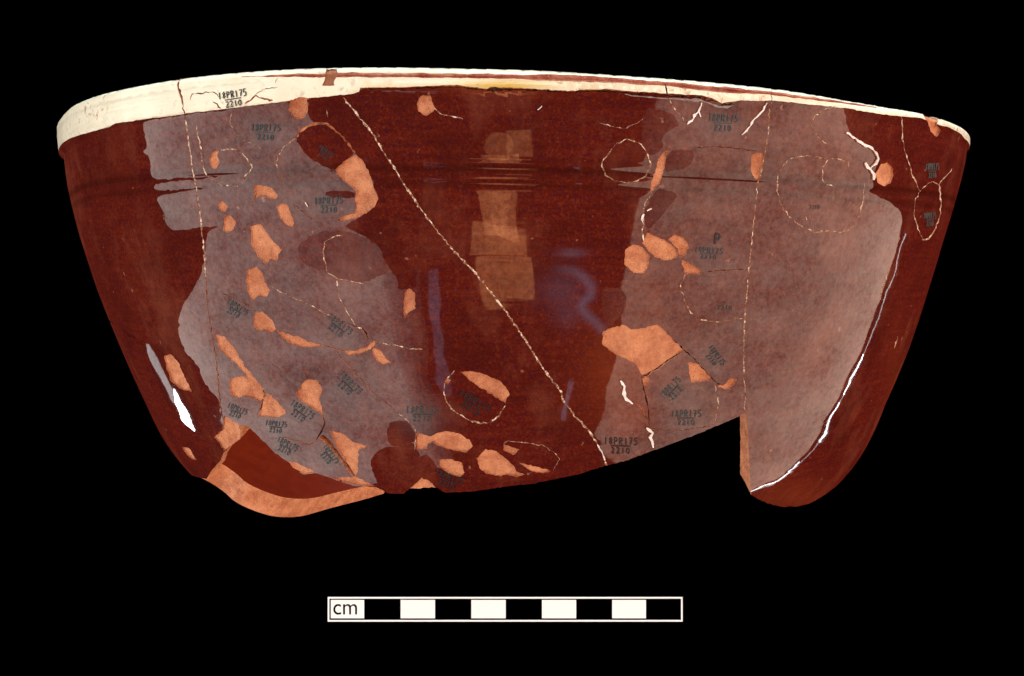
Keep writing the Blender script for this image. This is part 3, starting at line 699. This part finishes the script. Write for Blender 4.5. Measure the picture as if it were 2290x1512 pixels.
def ink(x, y, ang, w, h, mat, lines=('18PR175', '2210'), weight=.175, squash=1.0):
    ca, sa = math.cos(math.radians(ang)), math.sin(math.radians(ang)); Vs, Fs = [], []
    def ribbon(P, hw):
        Q = densify(P, max(2.0, h * .25), 0, False); t = np.gradient(Q, axis=0); t /= np.linalg.norm(t, axis=1, keepdims=True) + 1e-9
        n = np.stack([-t[:, 1], t[:, 0]], 1); b = len(Vs); k = len(Q)
        Vs.extend(Q + n * hw); Vs.extend(Q - n * hw)
        Fs.extend((b + i, b + i + 1, b + k + i + 1, b + k + i) for i in range(k - 1))
    cw = w / len(lines[0]); yy = -h * .75 if len(lines) > 1 else 0
    for li, tx in enumerate(lines):
        hh = h if li == 0 else h * .8; x0 = -cw * len(tx) / 2
        for ch in tx:
            for stroke in GLYPH[ch]:
                P = [(x0 + cw * (.1 + .75 * a) + random.gauss(0, cw * .03), yy + hh * (.5 - b) + random.gauss(0, hh * .03)) for a, b in stroke]
                ribbon([(p[0] * squash, p[1]) for p in P], h * weight / 2)
            x0 += cw
        if li == 0 and len(lines) > 1: ribbon([(-w * .28 * squash, yy + h * .72), (w * .28 * squash, yy + h * .70)], h * weight / 2.4)
        yy += h * 1.38
    Vs = np.array(Vs); px = np.stack([x + Vs[:, 0] * ca - Vs[:, 1] * sa, y + Vs[:, 0] * sa + Vs[:, 1] * ca], 1)
    th, z = cast(px); N = normal(th, z); c = cpx - np.array([x, y]); t = int(np.argmin((c**2).sum(1)))
    par = tri_owner.get(t); dz = 0
    if par is None:
        best = None
        for o, tri, d in sherds:
            q = ((cpx[tri] - np.array([x, y]))**2).sum(1).min()
            if best is None or q < best[0]: best = (q, o)
        par = best[1]
    P = outer(th, z); lift = np.full(len(th), .012)
    for o, tri, d in sherds:
        if o is par and d is not None:
            i = [int(np.argmin(((VP - p)**2).sum(1) + (~vface) * 1e9)) for p in px]; lift = lift + d(np.array(i))
    P = P + N * lift[:, None]
    me = bpy.data.meshes.new('inked_number'); me.from_pydata(((P - OFF) * S).tolist(), [], Fs); me.materials.append(mat)
    link('inked_number', me, par)
B, T = M_INK, M_INK2
for a in INKS: ink(*a[:5], B if a[5] == 'B' else T)
ink(1621, 688, 2, 34, 9, T, ('2210',)); ink(1822, 463, 0, 24, 9, T, ('2210',))
ink(2084, 383, 0, 62, 14, B, squash=.5); ink(2079, 492, 0, 62, 13, B, squash=.45); ink(1604, 535, 8, 16, 24, B, ('P',), .2)

# ------------------------------------------------------------------ scale bar
DB = 26.8; K = DB / F
def bar_pt(px, py): return ((px - XC) * K * S, (DB - D) * S, (YH - py) * K * S)
bc = bar_pt(1129.5, 1362.5)
bar = link('scale_bar', None); bar.location = bc; bar.empty_display_size = .01
bar['label'] = 'black and white ten centimetre scale bar marked cm, below the bowl'; bar['category'] = 'scale bar'
M_BLACK = plain('black_card', (.0, .0, .0), 1, 0); M_PAPER = plain('white_print', (.88, .95, .97), .9, .1)
def box(name, x0, y0, x1, y1, front, back, mat, parent):
    a, b = bar_pt(x0, y0), bar_pt(x1, y1); v = []
    for yy in (front, back):
        for (x, z) in ((a[0], a[2]), (b[0], a[2]), (b[0], b[2]), (a[0], b[2])): v.append((x - bc[0], yy * S, z - bc[2]))
    me = bpy.data.meshes.new(name); me.from_pydata(v, [], [(3, 2, 1, 0), (4, 5, 6, 7), (0, 1, 5, 4), (1, 2, 6, 5), (2, 3, 7, 6), (3, 0, 4, 7)]); me.materials.append(mat)
    return link(name, me, parent)
box('card', 733, 1335, 1526.5, 1390, 0, .12, M_BLACK, bar)
w = 3.6
fr = []
for r in ((733, 1335, 1526.5, 1335 + w), (733, 1390 - w, 1526.5, 1390), (733, 1335 + w, 733 + w, 1390 - w), (1526.5 - w, 1335 + w, 1526.5, 1390 - w)):
    fr.append(box('border', *r, -.012, -.001, M_PAPER, bar))
for x0, x1 in ((740, 814.5), (896, 973), (1054, 1131), (1212, 1288.5), (1369, 1444.5)):
    box('white_square', x0, 1341.5, x1, 1382.5, -.012, -.001, M_PAPER, bar)
fc = bpy.data.curves.new('lettering', 'FONT'); fc.body = 'cm'; fo = bpy.data.objects.new('lettering', fc); col.objects.link(fo)
bpy.context.view_layer.update()
me = bpy.data.meshes.new_from_object(fo.evaluated_get(bpy.context.evaluated_depsgraph_get())); bpy.data.objects.remove(fo)
co = np.array([v.co for v in me.vertices]); lo, hi = co.min(0), co.max(0)
a, b = bar_pt(745.8, 1374.2), bar_pt(798.6, 1350.6)
tx = (co[:, 0] - lo[0]) / (hi[0] - lo[0]); ty = (co[:, 1] - lo[1]) / (hi[1] - lo[1])
nc = np.stack([a[0] + (b[0] - a[0]) * tx - bc[0], np.full(len(co), -.016 * S), a[2] + (b[2] - a[2]) * ty - bc[2]], 1)
me.vertices.foreach_set('co', nc.ravel()); me.materials.clear(); me.materials.append(M_BLACK)
link('lettering', me, bar)

# ------------------------------------------------------------------ black cloth behind
v, f = [], []
for i in range(25):
    a = i / 24
    if a < .5: y, z = .60, .9 - 1.3 * a * 2 * .9
    else:
        t = (a - .5) * 2; y, z = .60 - .25 * math.sin(t * 1.4), -.27 - .30 * t
    v += [(-.72, y, z), (.72, y, z)]
    if i: f.append((2 * i - 2, 2 * i - 1, 2 * i + 1, 2 * i))
me = bpy.data.meshes.new('backdrop'); me.from_pydata(v, [], f)
for p in me.polygons: p.use_smooth = True
me.materials.append(plain('black_velvet', (0, 0, 0), 1, 0)); bd = link('backdrop', me); bd['kind'] = 'structure'
